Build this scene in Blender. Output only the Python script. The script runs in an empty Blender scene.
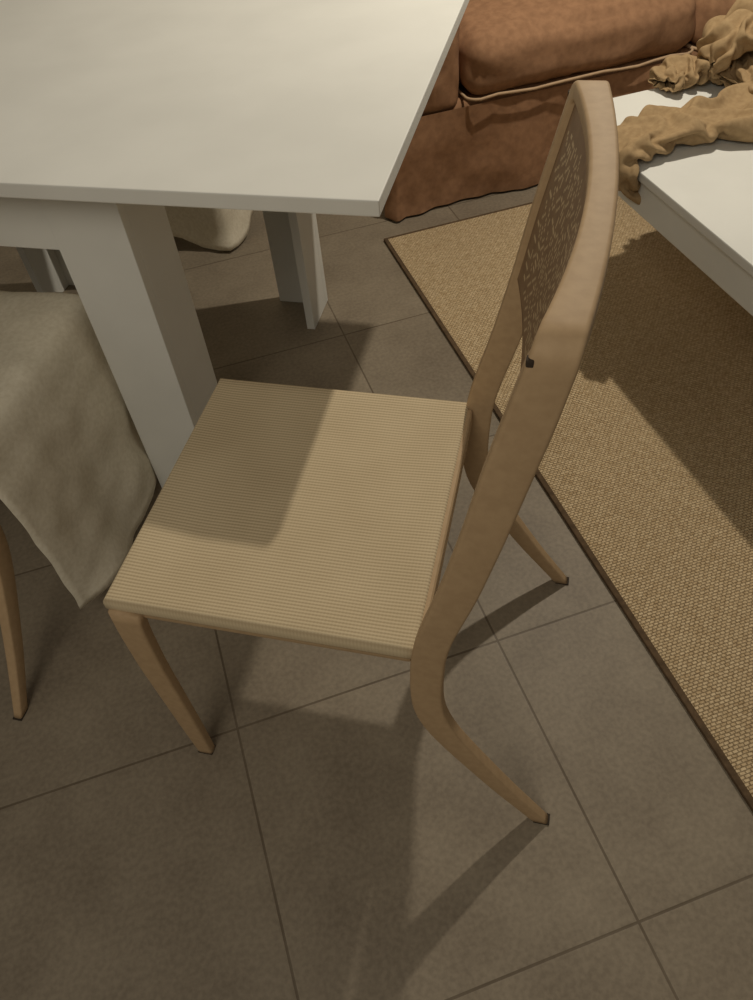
import bpy, bmesh, math, random
from mathutils import Vector, Matrix, noise
random.seed(3)
A=math.radians(31.12)   # room / tile direction against chair + table direction
scene=bpy.context.scene
scene.view_settings.view_transform='Standard'

# ---------------------------------------------------------------- helpers
def srgb(r,g,b):
    f=lambda c:(c/255/12.92) if c/255<=.04045 else ((c/255+.055)/1.055)**2.4
    return (f(r),f(g),f(b),1)
def newmat(name,rough=.6):
    m=bpy.data.materials.new(name);m.use_nodes=True
    nt=m.node_tree;b=nt.nodes['Principled BSDF'];b.inputs['Roughness'].default_value=rough
    b.inputs['Specular IOR Level'].default_value=.3
    return m,nt,b
def N(nt,t,**k):
    n=nt.nodes.new(t)
    for a,v in k.items():
        if a in n.inputs: n.inputs[a].default_value=v
        else: setattr(n,a,v)
    return n
def ramp(nt,fac,c1,c2,p1=0.,p2=1.):
    r=nt.nodes.new('ShaderNodeValToRGB');r.color_ramp.elements[0].position=p1;r.color_ramp.elements[1].position=p2
    r.color_ramp.elements[0].color=c1;r.color_ramp.elements[1].color=c2
    nt.links.new(fac,r.inputs[0]);return r.outputs[0]
def mix(nt,fac,a,b,mode='MIX'):
    m=nt.nodes.new('ShaderNodeMix');m.data_type='RGBA';m.blend_type=mode
    for s,v in ((0,fac),(6,a),(7,b)):
        if hasattr(v,'is_linked') or hasattr(v,'links'): nt.links.new(v,m.inputs[s])
        else: m.inputs[s].default_value=v
    return m.outputs[2]
def math_(nt,op,a,b=None):
    m=nt.nodes.new('ShaderNodeMath');m.operation=op
    for i,v in enumerate((a,b)):
        if v is None: continue
        if hasattr(v,'links'): nt.links.new(v,m.inputs[i])
        else: m.inputs[i].default_value=v
    return m.outputs[0]
def bump(nt,b,h,strength,dist):
    n=nt.nodes.new('ShaderNodeBump');n.inputs['Strength'].default_value=strength;n.inputs['Distance'].default_value=dist
    nt.links.new(h,n.inputs['Height']);nt.links.new(n.outputs[0],b.inputs['Normal'])
def simple(name,c1,c2,scale=20,rough=.6,bs=.2,bd=.001,detail=6):
    m,nt,b=newmat(name,rough)
    tc=N(nt,'ShaderNodeTexCoord');n=N(nt,'ShaderNodeTexNoise');n.inputs['Scale'].default_value=scale;n.inputs['Detail'].default_value=detail
    nt.links.new(tc.outputs['Object'],n.inputs['Vector'])
    nt.links.new(ramp(nt,n.outputs['Fac'],c1,c2,.35,.65),b.inputs['Base Color'])
    bump(nt,b,n.outputs['Fac'],bs,bd)
    return m

M_plastic=simple('tan_plastic',srgb(176,149,115),srgb(184,157,122),90,.62,.06,.0003)
M_white=simple('white_lacquer',srgb(222,223,218),srgb(228,229,224),6,.6,.03,.0005)
M_cover=simple('cream_cotton',srgb(226,218,197),srgb(238,231,212),120,.9,.4,.001)
M_sofa=simple('brown_cotton',srgb(146,110,82),srgb(164,125,94),45,.95,.5,.0015)
M_piping=simple('piping_cloth',srgb(188,160,128),srgb(198,170,138),60,.95)
M_jacket=simple('khaki_cloth',srgb(154,129,95),srgb(168,143,107),90,.95,.3,.0008)
M_bind=simple('rug_binding',srgb(84,68,50),srgb(102,83,62),80,.95)
M_wall=simple('wall_paint',srgb(190,178,155),srgb(198,186,163),8,.9)
M_rubber=simple('foot_cap',srgb(52,43,34),srgb(62,52,42),40,.8)
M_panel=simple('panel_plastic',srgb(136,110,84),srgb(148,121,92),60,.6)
M_lit_slot=simple('panel_lit_slot',srgb(196,174,138),srgb(208,186,150),60,.6)  # pale tone painted for light caught on the slot walls

# woven seat fabric : ribs running front to back
def fabric():
    m,nt,b=newmat('woven_seat_fabric',.8)
    tc=N(nt,'ShaderNodeTexCoord');sp=N(nt,'ShaderNodeSeparateXYZ');nt.links.new(tc.outputs['Object'],sp.inputs[0])
    w=math_(nt,'SINE',math_(nt,'MULTIPLY',sp.outputs['Y'],2*math.pi/.0052))
    w2=math_(nt,'SINE',math_(nt,'MULTIPLY',sp.outputs['X'],2*math.pi/.0045))
    f=math_(nt,'MULTIPLY_ADD',w,.5);f.node.inputs[2].default_value=.5
    f2=math_(nt,'MULTIPLY_ADD',w2,.12);nt.links.new(f,f2.node.inputs[2])
    no=N(nt,'ShaderNodeTexNoise');no.inputs['Scale'].default_value=9;nt.links.new(tc.outputs['Object'],no.inputs['Vector'])
    c=ramp(nt,f2,srgb(166,146,116),srgb(216,199,165),.05,.8)
    c=mix(nt,.4,c,ramp(nt,no.outputs['Fac'],srgb(188,170,138),srgb(210,193,161),.3,.7))
    nt.links.new(c,b.inputs['Base Color']);bump(nt,b,f2,.35,.0008)
    return m
M_fabric=fabric()

def tiles():
    m,nt,b=newmat('stone_floor_tile',.5)
    tc=N(nt,'ShaderNodeTexCoord');sp=N(nt,'ShaderNodeSeparateXYZ');nt.links.new(tc.outputs['Object'],sp.inputs[0])
    S=.495
    def line(o,off):
        a=math_(nt,'ADD',o,off);a=math_(nt,'DIVIDE',a,S);a=math_(nt,'FRACT',a);a=math_(nt,'SUBTRACT',a,.5)
        a=math_(nt,'ABSOLUTE',a);a=math_(nt,'SUBTRACT',.5,a);return math_(nt,'MULTIPLY',a,S)
    d=math_(nt,'MINIMUM',line(sp.outputs['X'],-.286+10*S),line(sp.outputs['Y'],.085+10*S))
    fx=math_(nt,'FLOOR',math_(nt,'DIVIDE',math_(nt,'ADD',sp.outputs['X'],-.286+10*S),S))
    fy=math_(nt,'FLOOR',math_(nt,'DIVIDE',math_(nt,'ADD',sp.outputs['Y'],.085+10*S),S))
    cb=N(nt,'ShaderNodeCombineXYZ');nt.links.new(fx,cb.inputs[0]);nt.links.new(fy,cb.inputs[1])
    wn=N(nt,'ShaderNodeTexWhiteNoise');nt.links.new(cb.outputs[0],wn.inputs['Vector'])
    n=N(nt,'ShaderNodeTexNoise');n.inputs['Scale'].default_value=5;n.inputs['Detail'].default_value=9;n.inputs['Roughness'].default_value=.62
    nt.links.new(tc.outputs['Object'],n.inputs['Vector'])
    n2=N(nt,'ShaderNodeTexNoise');n2.inputs['Scale'].default_value=120;n2.inputs['Detail'].default_value=3
    nt.links.new(tc.outputs['Object'],n2.inputs['Vector'])
    c=ramp(nt,n.outputs['Fac'],srgb(120,109,94),srgb(152,141,123),.3,.72)
    c=mix(nt,.22,c,ramp(nt,n2.outputs['Fac'],srgb(104,94,80),srgb(164,152,133),.35,.65))
    t=math_(nt,'MULTIPLY_ADD',wn.outputs['Value'],.08);t.node.inputs[2].default_value=.95
    hv=N(nt,'ShaderNodeHueSaturation');nt.links.new(c,hv.inputs['Color']);nt.links.new(t,hv.inputs['Value'])
    n3=N(nt,'ShaderNodeTexNoise');n3.inputs['Scale'].default_value=7;nt.links.new(tc.outputs['Object'],n3.inputs['Vector'])
    g=math_(nt,'MULTIPLY',math_(nt,'LESS_THAN',d,.0020),math_(nt,'ADD',math_(nt,'MULTIPLY',n3.outputs['Fac'],.8),.35))
    g.node.use_clamp=True
    c=mix(nt,g,hv.outputs[0],srgb(92,80,65))
    nt.links.new(c,b.inputs['Base Color'])
    h=math_(nt,'MULTIPLY_ADD',n2.outputs['Fac'],.1);gg=math_(nt,'MINIMUM',math_(nt,'DIVIDE',d,.004),1.);nt.links.new(gg,h.node.inputs[2])
    bump(nt,b,h,.3,.001)
    return m
M_tile=tiles()

def sisal():
    m,nt,b=newmat('sisal_weave',.95)
    tc=N(nt,'ShaderNodeTexCoord')
    mp=N(nt,'ShaderNodeMapping');mp.inputs['Scale'].default_value=(1,1.25,1);nt.links.new(tc.outputs['Object'],mp.inputs[0])
    br=N(nt,'ShaderNodeTexBrick');br.inputs['Scale'].default_value=1
    br.inputs['Brick Width'].default_value=.010;br.inputs['Row Height'].default_value=.0072;br.inputs['Mortar Size'].default_value=.0015;br.inputs['Mortar Smooth'].default_value=1
    br.inputs['Color1'].default_value=srgb(226,204,166);br.inputs['Color2'].default_value=srgb(198,172,132);br.inputs['Mortar'].default_value=srgb(142,118,86)
    nz=N(nt,'ShaderNodeTexNoise');nz.inputs['Scale'].default_value=60
    nt.links.new(mp.outputs[0],nz.inputs['Vector'])
    ad=N(nt,'ShaderNodeVectorMath',operation='MULTIPLY_ADD');nt.links.new(nz.outputs['Color'],ad.inputs[0]);ad.inputs[1].default_value=(.004,.004,0);nt.links.new(mp.outputs[0],ad.inputs[2])
    nt.links.new(ad.outputs[0],br.inputs['Vector'])
    n=N(nt,'ShaderNodeTexNoise');n.inputs['Scale'].default_value=170;nt.links.new(tc.outputs['Object'],n.inputs['Vector'])
    c=mix(nt,.35,br.outputs['Color'],ramp(nt,n.outputs['Fac'],srgb(150,126,94),srgb(228,206,168),.35,.65))
    nt.links.new(c,b.inputs['Base Color'])
    inv=math_(nt,'SUBTRACT',1.,br.outputs['Fac']);bump(nt,b,inv,.8,.0025)
    return m
M_sisal=sisal()

def empty(name,loc=(0,0,0),rot=0):
    e=bpy.data.objects.new(name,None);scene.collection.objects.link(e);e.location=loc;e.rotation_euler=(0,0,rot);return e
def mesh(name,verts,faces,mat,parent=None,smooth=True):
    me=bpy.data.meshes.new(name);me.from_pydata([tuple(v) for v in verts],[],faces);me.update()
    bm=bmesh.new();bm.from_mesh(me);bmesh.ops.recalc_face_normals(bm,faces=bm.faces);bm.to_mesh(me);bm.free()
    if smooth:
        for p in me.polygons:p.use_smooth=True
    me.materials.append(mat)
    o=bpy.data.objects.new(name,me);scene.collection.objects.link(o)
    if parent:o.parent=parent
    return o
def box(name,x0,x1,y0,y1,z0,z1,mat,parent=None,bev=.002,seg=2,rot=0,smooth=False):
    bm=bmesh.new();bmesh.ops.create_cube(bm,size=1)
    for v in bm.verts:
        v.co=Vector(((x0+x1)/2+v.co.x*(x1-x0),(y0+y1)/2+v.co.y*(y1-y0),(z0+z1)/2+v.co.z*(z1-z0)))
    if bev: bmesh.ops.bevel(bm,geom=bm.edges[:],offset=bev,segments=seg,affect='EDGES',profile=.6)
    me=bpy.data.meshes.new(name);bm.to_mesh(me);bm.free();me.materials.append(mat)
    if smooth:
        for p in me.polygons:p.use_smooth=True
    o=bpy.data.objects.new(name,me);scene.collection.objects.link(o)
    if parent:o.parent=parent
    o.rotation_euler=(0,0,rot)
    return o
def interp(tab,z):
    if z<=tab[0][0]:return tab[0][1:]
    for a,b in zip(tab,tab[1:]):
        if z<=b[0]:
            t=(z-a[0])/(b[0]-a[0]);return tuple(a[i]+(b[i]-a[i])*t for i in range(1,len(a)))
    return tab[-1][1:]
def smoothtab(tab,it=3):
    n=80;z0,z1=tab[0][0],tab[-1][0]
    pts=[(z0+(z1-z0)*i/n,)+interp(tab,z0+(z1-z0)*i/n) for i in range(n+1)]
    for _ in range(it*4):
        pts=[pts[0]]+[(p[0],)+tuple((a[k]+2*p[k]+b[k])/4 for k in range(1,len(p))) for a,p,b in zip(pts,pts[1:],pts[2:])]+[pts[-1]]
    return pts
def rrect(hx,hy,r,n=4):
    r=min(r,hx*.98,hy*.98);o=[]
    for cx_,cy_,a0 in ((hx-r,hy-r,0),(-hx+r,hy-r,90),(-hx+r,-hy+r,180),(hx-r,-hy+r,270)):
        for i in range(n+1):
            a=math.radians(a0+90*i/n);o.append((cx_+r*math.cos(a),cy_+r*math.sin(a)))
    return o

# ---------------------------------------------------------------- dining chair
POST=smoothtab([(0,.382,.407),(.10,.312,.343),(.20,.248,.287),(.26,.214,.256),(.31,.199,.240),(.36,.197,.238),(.44,.200,.242),(.49,.209,.250),(.59,.236,.278),(.69,.258,.300),(.78,.275,.318),(.86,.293,.334),(.93,.309,.345)],1)
W=.218;BOW=.021
def build_chair(name,loc,rot):
    root=empty(name,loc,rot)
    TOP=.930
    path=[]
    def yside(z): return W+ (.012*(1-z/.42) if z<.42 else 0)
    r=.016
    zc=TOP-.010-r
    zz=[0,.012,.03]+[.05+.02*i for i in range(41)]
    zz=[z for z in zz if z<zc-.012]+[zc-.006]
    ys=W;yc=ys-r
    for z in zz: path.append((-yside(z),z))
    for i in range(0,9):
        a=math.radians(180-90*i/8);path.append((-yc+r*math.cos(a),zc+r*math.sin(a)))
    for i in range(1,24): path.append((-yc+2*yc*i/24,TOP-.010))
    for i in range(0,9):
        a=math.radians(90-90*i/8);path.append((yc+r*math.cos(a),zc+r*math.sin(a)))
    for z in reversed(zz): path.append((yside(z),z))
    V=[];Fc=[]
    L=len(path);K=None
    for i,(y,z) in enumerate(path):
        a=path[max(0,i-1)];b=path[min(L-1,i+1)]
        t=Vector((b[0]-a[0],b[1]-a[1])).normalized();n=Vector((-t.y,t.x))
        fx,bx=interp(POST,z)
        e=max(0.,1-(abs(y)/W)**2)
        rail=z>TOP-.05
        bow=BOW*e if rail else 0
        cxx=(fx+bx)/2+bow;hx=(bx-fx)/2
        if rail: hx*=1-.28*e
        hw=.0100
        if z<.1: hw=.0085+.0015*z/.1
        sec=rrect(hx,hw,.004,3);K=len(sec)
        for sx,sn in sec:
            V.append((cxx+sx,y+n.x*sn,max(0.0,z+n.y*sn)))
    for i in range(L-1):
        for k in range(K):
            Fc.append((i*K+k,i*K+(k+1)%K,(i+1)*K+(k+1)%K,(i+1)*K+k))
    Fc.append(tuple(range(K)));Fc.append(tuple((L-1)*K+k for k in range(K)))
    mesh('back_frame',V,Fc,M_plastic,root)
    # little dark clips where the panel meets the uprights
    for s in(-1,1):
        box('panel_clip_%d'%(1 if s<0 else 2),.3035,.3095,s*(W+.0065)-.004,s*(W+.0065)+.004,.906,.9125,M_rubber,root,.0015)
    FL=smoothtab([(0,-.188,-.162),(.1,-.196,-.163),(.29,-.208,-.169),(.38,-.209,-.167),(.445,-.206,-.160)],2)
    for s,nm in ((-1,'front_leg_1'),(1,'front_leg_2')):
        V=[];Fc=[];lv=[0,.01]+[.03+.02*i for i in range(21)]
        for z in lv:
            fx,bx=interp(FL,z);hw=.0085+.0015*z/.45;y=s*(W+.010*(1-z/.45)-.002)
            for sx,sy in rrect((bx-fx)/2,hw,.004,3): V.append(((fx+bx)/2+sx,y+sy,z))
        for i in range(len(lv)-1):
            for k in range(K):Fc.append((i*K+k,i*K+(k+1)%K,(i+1)*K+(k+1)%K,(i+1)*K+k))
        Fc.append(tuple(range(K)));Fc.append(tuple((len(lv)-1)*K+k for k in range(K)))
        mesh(nm,V,Fc,M_plastic,root)
    for i,(x0,x1,s) in enumerate(((.383,.408,-1),(.383,.408,1),(-.188,-.162,-1),(-.188,-.162,1))):
        y=s*(W+.012 if x0>0 else W+.008)
        box('foot_cap_%d'%(i+1),x0,x1,y-.009,y+.009,0,.003,M_rubber,root,.001)
    V=[];Fc=[];nx,ny=28,28;x0,x1=-.202,.202
    hy=W-.003
    for i in range(nx+1):
        for j in range(ny+1):
            u=i/nx;v=j/ny;x=x0+(x1-x0)*u;y=-hy+2*hy*v
            e=min(u,1-u)*(x1-x0);ey=min(v,1-v)*2*hy
            z=.455-.006*min(1,min(e,ey)/.08)
            V.append((x,y,z))
    for i in range(nx):
        for j in range(ny):
            a=i*(ny+1)+j;Fc.append((a,a+1,a+ny+2,a+ny+1))
    per=[i*(ny+1) for i in range(nx+1)]+[nx*(ny+1)+j for j in range(1,ny+1)]+[i*(ny+1)+ny for i in range(nx-1,-1,-1)]+[j for j in range(ny-1,0,-1)]
    prev=per
    for (o,dz) in ((.003,-.0012),(.0055,-.0045),(.0065,-.010),(.0065,-.021),(.004,-.0265),(-.004,-.028),(-.02,-.028)):
        cur=[]
        for idx in per:
            x,y,z=V[idx];sx=1 if x>x1-.001 else(-1 if x<x0+.001 else 0);sy=1 if y>hy-.001 else(-1 if y<-hy+.001 else 0)
            V.append((x+sx*o,y+sy*o,.455+dz));cur.append(len(V)-1)
        n=len(per)
        for k in range(n):Fc.append((prev[k],prev[(k+1)%n],cur[(k+1)%n],cur[k]))
        prev=cur
    mesh('seat',V,Fc,M_fabric,root)
    box('seat_rear_rail',.186,.214,-W+.01,W-.01,.420,.452,M_plastic,root,.006,3)
    box('seat_front_rail',-.200,-.175,-W+.01,W-.01,.414,.436,M_plastic,root,.006,3)
    for s in(-1,1):
        box('seat_side_rail_%d'%(1 if s<0 else 2),-.19,.20,s*(W-.012)-.010,s*(W-.012)+.010,.412,.436,M_plastic,root,.006,3)
    # back panel: slots left uncut, painted pale for caught light, over a darker sheet
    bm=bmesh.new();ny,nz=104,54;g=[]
    lit_slots=set();rnd=random.Random(5)
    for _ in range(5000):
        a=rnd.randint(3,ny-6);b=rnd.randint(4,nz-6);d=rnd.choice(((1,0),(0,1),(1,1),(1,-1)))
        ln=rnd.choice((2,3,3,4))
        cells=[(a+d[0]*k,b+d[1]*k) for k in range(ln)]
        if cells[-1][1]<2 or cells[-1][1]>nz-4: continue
        near=any((c[0]+p,c[1]+q) in lit_slots for c in cells for p in(-1,0,1) for q in(-1,0,1))
        if not near: lit_slots.update(cells)
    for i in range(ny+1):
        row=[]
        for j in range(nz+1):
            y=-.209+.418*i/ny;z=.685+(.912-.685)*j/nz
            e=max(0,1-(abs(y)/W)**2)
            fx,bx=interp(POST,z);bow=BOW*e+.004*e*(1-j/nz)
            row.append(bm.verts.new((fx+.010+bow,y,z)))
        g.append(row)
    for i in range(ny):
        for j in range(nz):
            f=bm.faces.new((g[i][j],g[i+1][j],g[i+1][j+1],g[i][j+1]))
            f.material_index=1 if (i,j) in lit_slots else 0
    me=bpy.data.meshes.new('back_panel');bm.to_mesh(me);bm.free();me.materials.append(M_panel);me.materials.append(M_lit_slot)
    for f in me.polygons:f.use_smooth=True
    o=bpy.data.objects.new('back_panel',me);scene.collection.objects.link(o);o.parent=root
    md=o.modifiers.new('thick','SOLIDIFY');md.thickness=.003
    return root
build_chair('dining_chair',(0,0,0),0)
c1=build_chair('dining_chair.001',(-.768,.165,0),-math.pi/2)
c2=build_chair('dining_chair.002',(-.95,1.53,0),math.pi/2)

# cream seat covers with long side skirts (chair-local: front = -x)
def cover(root,seed):
    V=[];Fc=[];hx0,hx1,hy=-.222,.196,.240;zt=.474
    nx,ny=30,30
    for i in range(nx+1):
        for j in range(ny+1):
            x=hx0+(hx1-hx0)*i/nx;y=-hy+2*hy*j/ny
            e=min(min(i,nx-i)*(hx1-hx0)/nx,min(j,ny-j)*2*hy/ny)
            z=zt-.010*max(0,1-e/.02)**2+.009*noise.noise(Vector((x*7+seed,y*7,0)))+.006*noise.noise(Vector((x*20+seed,y*14,3)))
            V.append((x,y,z))
    for i in range(nx):
        for j in range(ny):
            a=i*(ny+1)+j;Fc.append((a,a+1,a+ny+2,a+ny+1))
    per=[i*(ny+1) for i in range(nx,-1,-1)]+[j for j in range(1,ny+1)]+[i*(ny+1)+ny for i in range(1,nx+1)]
    prev=per;lev=30
    for l in range(1,lev+1):
        t=l/lev;cur=[]
        for k,idx in enumerate(per):
            x,y,z=V[idx]
            s=k*.0145
            def sm(a):a=max(0,min(1,a));return a*a*(3-2*a)
            sx=-sm((k-(nx-3))/4)*sm((nx+ny+3-k)/4)
            sy=-sm((nx+3-k)/4)+sm((k-(nx+ny-3))/4)
            fold=.020*math.sin(s*11+seed)+.010*math.sin(s*25+1.3*seed)
            off=.006*min(1,l/2)+.040*t+fold*t**1.5+.024*noise.noise(Vector((s*5,t*2.5,seed)))*t+.008*noise.noise(Vector((s*16,t*7,seed)))*min(1,t*4)
            cn=max(0,1-abs(k-nx)/7)+max(0,1-abs(k-nx-ny)/7)+max(0,1-k/8)
            zb=.045+.014*math.sin(s*15+seed)-.040*cn
            zb=max(.010,zb)
            zz=z*(1-t)+zb*t
            V.append((x+sx*off,y+sy*off,zz));cur.append(len(V)-1)
        n=len(per)
        for k in range(n-1):Fc.append((prev[k],prev[k+1],cur[k+1],cur[k]))
        prev=cur
    o=mesh('seat_cover',V,Fc,M_cover,root)
    md=o.modifiers.new('t','SOLIDIFY');md.thickness=.002;md.offset=1
cover(c1,1.7);cover(c2,4.1)

# ---------------------------------------------------------------- dining table
T=empty('dining_table')
box('tabletop',-1.50,.081,.238,1.15,.745,.768,M_white,T,.002)
def Lleg(n,xo,yo,sx,sy):
    w=.135;t=.022
    a=sorted((xo,xo-sx*w));b=sorted((yo,yo-sy*t));box('leg_%d_face'%n,a[0],a[1],b[0],b[1],0,.745,M_white,T,.0015)
    a=sorted((xo,xo-sx*t));b=sorted((yo-sy*t,yo-sy*w));box('leg_%d_side'%n,a[0],a[1],b[0],b[1],0,.745,M_white,T,.0015)
Lleg(1,-.356,.32,1,-1);Lleg(2,-.307,1.07,1,1);Lleg(3,-1.13,.32,-1,-1);Lleg(4,-1.13,1.07,-1,1)
box('apron_front',-1.0,-.491,.325,.345,.605,.745,M_white,T,.0015)
box('apron_back',-1.0,-.44,1.045,1.065,.605,.745,M_white,T,.0015)
box('apron_left',-1.125,-1.105,.45,.94,.605,.745,M_white,T,.0015)

# ---------------------------------------------------------------- room (rotated frame)
box('floor',-4,4,-3.5,2.6,-.05,0,M_tile,None,0,rot=A)
box('wall_back',-4,4,2.5,2.6,0,2.6,M_wall,None,0,rot=A)
box('baseboard_back',-4,4,2.485,2.5,0,.08,M_white,None,.003,rot=A)

R=empty('sisal_rug',rot=A)
box('rug_pile',.540,2.3,-1.10,1.285,0,.010,M_sisal,R,.002)
box('rug_binding_1',.529,.541,-1.10,1.295,0,.0095,M_bind,R,.003)
box('rug_binding_2',.541,2.3,1.285,1.295,0,.0095,M_bind,R,.003)

# coffee table
C=empty('coffee_table',rot=A)
cx0,cx1,cy0,cy1=.892,1.56,-.25,.940
ctop=box('top',cx0,cx1,cy0,cy1,.430,.450,M_white,C,.003)
box('apron_1',cx0+.012,cx0+.03,cy0+.02,cy1-.02,.355,.430,M_white,C,.002)
box('apron_2',cx1-.03,cx1-.012,cy0+.02,cy1-.02,.355,.430,M_white,C,.002)
box('apron_3',cx0+.03,cx1-.03,cy1-.03,cy1-.012,.355,.430,M_white,C,.002)
box('apron_4',cx0+.03,cx1-.03,cy0+.012,cy0+.03,.355,.430,M_white,C,.002)
for i,(x,y) in enumerate(((cx0+.01,cy0+.01),(cx1-.065,cy0+.01),(cx0+.01,cy1-.065),(cx1-.065,cy1-.065))):
    box('leg_%d'%(i+1),x,x+.055,y,y+.055,.0105,.430,M_white,C,.002)

# jacket : hollow sleeves and body, settled over the coffee table by a cloth simulation
J=empty('khaki_jacket',rot=A)
def tube(name,pts,seed,seg,rows,wr=.12):
    n=len(pts);V=[];Fc=[]
    def cr(t):
        f=t*(n-1);i=min(int(f),n-2);u=f-i
        g=lambda k:pts[max(0,min(n-1,k))]
        a,b,c,d=g(i-1),g(i),g(i+1),g(i+2)
        return [.5*((2*b[m])+(-a[m]+c[m])*u+(2*a[m]-5*b[m]+4*c[m]-d[m])*u*u+(-a[m]+3*b[m]-3*c[m]+d[m])*u**3) for m in range(5)]
    for i in range(rows+1):
        t=i/rows;p=cr(t);q=cr(min(1,t+.02));o=cr(max(0,t-.02))
        tg=(Vector(q[:3])-Vector(o[:3])).normalized();sd=tg.cross(Vector((0,0,1)))
        sd.normalize();up=sd.cross(tg).normalized()
        for k in range(seg):
            a=2*math.pi*k/seg;ca,sa=math.cos(a),math.sin(a)
            w=1+wr*math.sin(t*rows*.62+2.2*noise.noise(Vector((ca+seed,sa,t*6)))*3)+wr*1.5*noise.noise(Vector((ca*1.5,sa*1.5+seed,t*9)))
            v=Vector(p[:3])+sd*ca*p[3]*w+up*sa*p[4]*w
            v.z=max(v.z,.457)
            V.append(v)
    for i in range(rows):
        for k in range(seg):Fc.append((i*seg+k,i*seg+(k+1)%seg,(i+1)*seg+(k+1)%seg,(i+1)*seg+k))
    return mesh(name,V,Fc,M_jacket,J)
o1=tube('sleeve_1',[(.72,.66,.505,.056,.036),(.84,.66,.505,.060,.040),(.98,.69,.51,.064,.044),(1.12,.70,.515,.072,.050),(1.26,.67,.52,.085,.055),(1.42,.61,.52,.095,.055)],1,34,76,.15)
o2=tube('sleeve_2',[(.97,.865,.50,.050,.032),(1.08,.875,.505,.060,.038),(1.19,.865,.51,.070,.044),(1.32,.82,.515,.080,.048),(1.44,.74,.515,.085,.05)],2,34,60,.15)
o3=tube('body',[(1.15,.80,.51,.085,.036),(1.26,.80,.53,.12,.058),(1.38,.77,.54,.14,.07),(1.50,.68,.54,.13,.06)],3,46,44,.16)
o4=tube('hood',[(1.18,.87,.62,.05,.04),(1.28,.89,.65,.08,.07),(1.40,.87,.66,.09,.075),(1.50,.82,.63,.06,.05)],5,36,36,.17)
def simulate(objs,cols,frames):
    for c in cols:
        c.modifiers.new('col','COLLISION');c.collision.thickness_outer=.003;c.collision.cloth_friction=40
    for o in objs:
        m=o.modifiers.new('cloth','CLOTH');s=m.settings
        s.quality=6;s.mass=.2;s.tension_stiffness=25;s.compression_stiffness=25;s.shear_stiffness=12;s.bending_stiffness=4;s.air_damping=3
        m.collision_settings.use_collision=True;m.collision_settings.distance_min=.003;m.collision_settings.collision_quality=3
        m.collision_settings.use_self_collision=True;m.collision_settings.self_distance_min=.004
        m.point_cache.frame_start=1;m.point_cache.frame_end=frames+1
    scene.frame_start=1;scene.frame_end=frames+1
    for f in range(1,frames+1): scene.frame_set(f)
    dg=bpy.context.evaluated_depsgraph_get()
    res=[bpy.data.meshes.new_from_object(o.evaluated_get(dg)) for o in objs]
    for o,me in zip(objs,res):
        o.modifiers.clear();o.data=me
        for p in me.polygons:p.use_smooth=True
    for c in cols: c.modifiers.clear()
    scene.frame_set(1)
try:
    simulate([o1,o2,o3],[ctop],24)
    simulate([o4],[ctop,o3],16)
except Exception as e:
    print('cloth failed',e)
for o in (o1,o2,o3,o4):
    sd=o.modifiers.new('t','SOLIDIFY');sd.thickness=.0025;sd.offset=0
    ss=o.modifiers.new('s','SUBSURF');ss.levels=1;ss.render_levels=2

# ---------------------------------------------------------------- sofa
S=empty('slipcovered_sofa',rot=A)
def pillow(name,x0,x1,y0,y1,z0,z1,mat,parent,puff=.03,r=.04,seed=0,n=18):
    bm=bmesh.new();bmesh.ops.create_cube(bm,size=2)
    bmesh.ops.subdivide_edges(bm,edges=bm.edges[:],cuts=n,use_grid_fill=True)
    hx,hy,hz=(x1-x0)/2,(y1-y0)/2,(z1-z0)/2;c=Vector(((x0+x1)/2,(y0+y1)/2,(z0+z1)/2))
    for v in bm.verts:
        u=v.co.copy()
        p=Vector((u.x*hx,u.y*hy,u.z*hz))
        q=Vector((max(-hx+r,min(hx-r,p.x)),max(-hy+r,min(hy-r,p.y)),max(-hz+r,min(hz-r,p.z))))
        d=p-q
        if d.length>1e-6:p=q+d.normalized()*r
        fz=(1-u.x**2)*(1-u.y**2);fy=(1-u.x**2)*(1-u.z**2);fx=(1-u.y**2)*(1-u.z**2)
        p.z+=puff*fz*(1 if u.z>0 else 0)*abs(u.z);p.y+=puff*.5*fy*u.y;p.x+=puff*.4*fx*u.x
        w=c+p
        k=.010*noise.noise(w*7+Vector((seed,0,0)))+.009*noise.noise(w*17)
        p+=p.normalized()*k
        v.co=c+p
    me=bpy.data.meshes.new(name);bm.to_mesh(me);bm.free();me.materials.append(mat)
    for f in me.polygons:f.use_smooth=True
    o=bpy.data.objects.new(name,me);scene.collection.objects.link(o);o.parent=parent;return o
def cord(name,pts,r,mat,parent):
    cu=bpy.data.curves.new(name,'CURVE');cu.dimensions='3D';cu.bevel_depth=r;cu.bevel_resolution=3
    s=cu.splines.new('POLY');s.points.add(len(pts)-1)
    for p,q in zip(s.points,pts):p.co=(*q,1)
    cu.materials.append(mat);o=bpy.data.objects.new(name,cu);scene.collection.objects.link(o);o.parent=parent
    return o
SX0,SX1,SY=.62,2.62,1.42
pillow('base',SX0,SX1,SY,2.30,.0,.30,M_sofa,S,.0,.03,0,40)
V=[];Fc=[];NP=260;LV=14
pts=[]
for i in range(NP+1):
    t=i/NP*(.85+2.0)
    if t<.85: pts.append((SX0-.012,2.27-t,-1,0,t))
    else: pts.append((SX0-.012+(t-.85),SY-.012,0,-1,t))
for l in range(LV+1):
    v=l/LV
    for (x,y,nx_,ny_,t) in pts:
        w=(.012*math.sin(t*16)+.014*noise.noise(Vector((t*7,v*2,0)))+.008*noise.noise(Vector((t*20,v*5,2))))*(v**.7)+.012*v
        cc=1 if abs(t-.85)<.02 else 0
        V.append((x+nx_*w-(w*.7 if cc else 0),y+ny_*w-(w*.7 if cc else 0),.29*(1-v)+.008*v))
for l in range(LV):
    for i in range(NP):
        a=l*(NP+1)+i;Fc.append((a,a+1,a+NP+2,a+NP+1))
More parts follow.
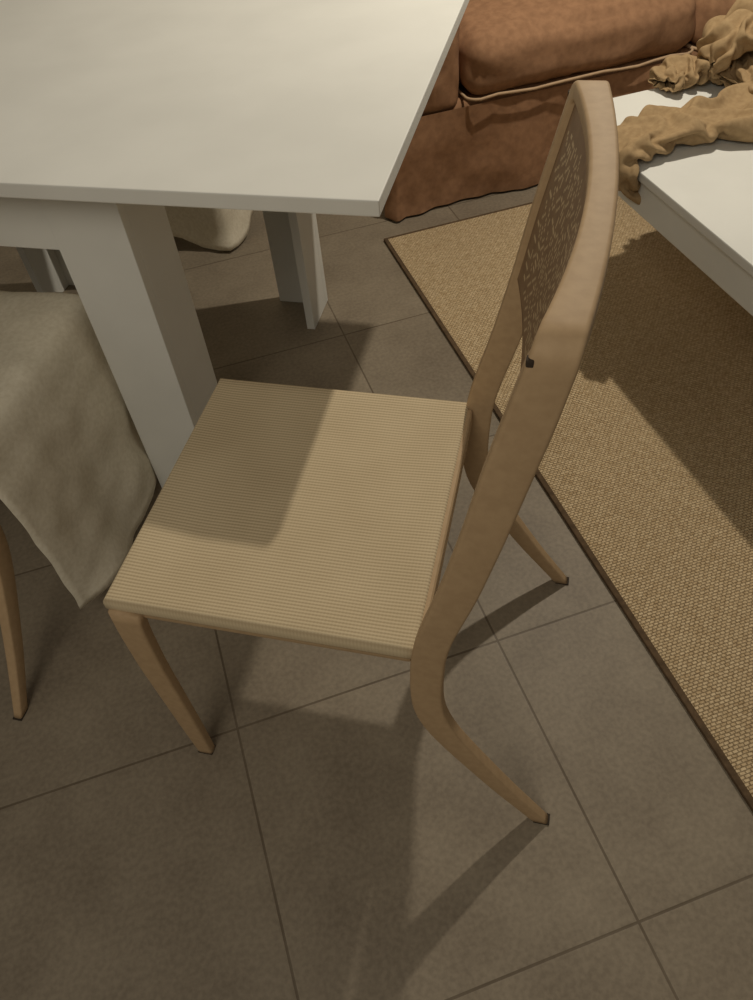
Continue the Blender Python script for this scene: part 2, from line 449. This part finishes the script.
mesh('skirt',V,Fc,M_sofa,S)
pillow('arm_1',SX0,SX0+.22,SY-.005,2.30,.26,.60,M_sofa,S,.01,.05,1)
pillow('arm_2',SX1-.22,SX1,SY-.005,2.30,.26,.60,M_sofa,S,.01,.05,2)
pillow('backrest',SX0+.22,SX1-.22,2.05,2.30,.28,.85,M_sofa,S,.01,.06,3)
cw=(SX1-SX0-.44)/2-.04
for i in range(2):
    a=SX0+.22+cw*i
    pillow('seat_cushion_%d'%(i+1),a+.004,a+cw-.004,SY-.025,2.06,.300,.465,M_sofa,S,.04,.055,7+i,26)
    for zz,nm in ((.312,'lower'),):
        r=.035;yy=SY-.034
        P_=[(a+.002,2.0,zz),(a+.002,yy+r,zz)]+[(a+.002+r-r*math.cos(math.radians(q)),yy+r-r*math.sin(math.radians(q)),zz) for q in range(10,90,10)]
        P_+=[(a+r+(cw-2*r)*q/12,yy-.002+.004*math.sin(q*1.9),zz+.003*math.sin(q*1.3)) for q in range(0,13)]
        P_+=[(a+cw-.002-r+r*math.sin(math.radians(q)),yy+r-r*math.cos(math.radians(q)),zz) for q in range(10,90,10)]+[(a+cw-.002,2.0,zz)]
        cord('piping_%s_%d'%(nm,i+1),P_,.004,M_piping,S)

# ---------------------------------------------------------------- lights
def point(name,loc,e,col,r):
    l=bpy.data.lights.new(name,'POINT');l.energy=e;l.color=col;l.shadow_soft_size=r
    o=bpy.data.objects.new(name,l);scene.collection.objects.link(o);o.location=loc;return o
point('lamp_light',(.43,1.41,1.87),60,(1,.90,.745),.022)
l=bpy.data.lights.new('ceiling_light','AREA');l.energy=16;l.color=(1,.91,.76);l.shape='DISK';l.size=1.2
o=bpy.data.objects.new('ceiling_light',l);scene.collection.objects.link(o);o.location=(-.2,-1.7,2.4)
o.rotation_euler=(Vector((0,.2,.2))-o.location).to_track_quat('-Z','Y').to_euler()
w=bpy.data.worlds.new('world');scene.world=w;w.use_nodes=True
w.node_tree.nodes['Background'].inputs[0].default_value=(1,.89,.73,1);w.node_tree.nodes['Background'].inputs[1].default_value=.13

# ---------------------------------------------------------------- camera
cd=bpy.data.cameras.new('camera');cam=bpy.data.objects.new('camera',cd);scene.collection.objects.link(cam);scene.camera=cam
cd.sensor_fit='VERTICAL';cd.sensor_height=36;cd.sensor_width=27.1;cd.lens=773.2/1000*36;cd.clip_start=.01
Rv=Vector((.97270694,.22055534,-.07208707));U=Vector((-.12274946,.75274783,.64676369));F=Vector((-.19691058,.62026288,-.75927609))
m=Matrix((( Rv.x,U.x,-F.x,.3207),(Rv.y,U.y,-F.y,-.6671),(Rv.z,U.z,-F.z,1.2734),(0,0,0,1)))
cam.matrix_world=m
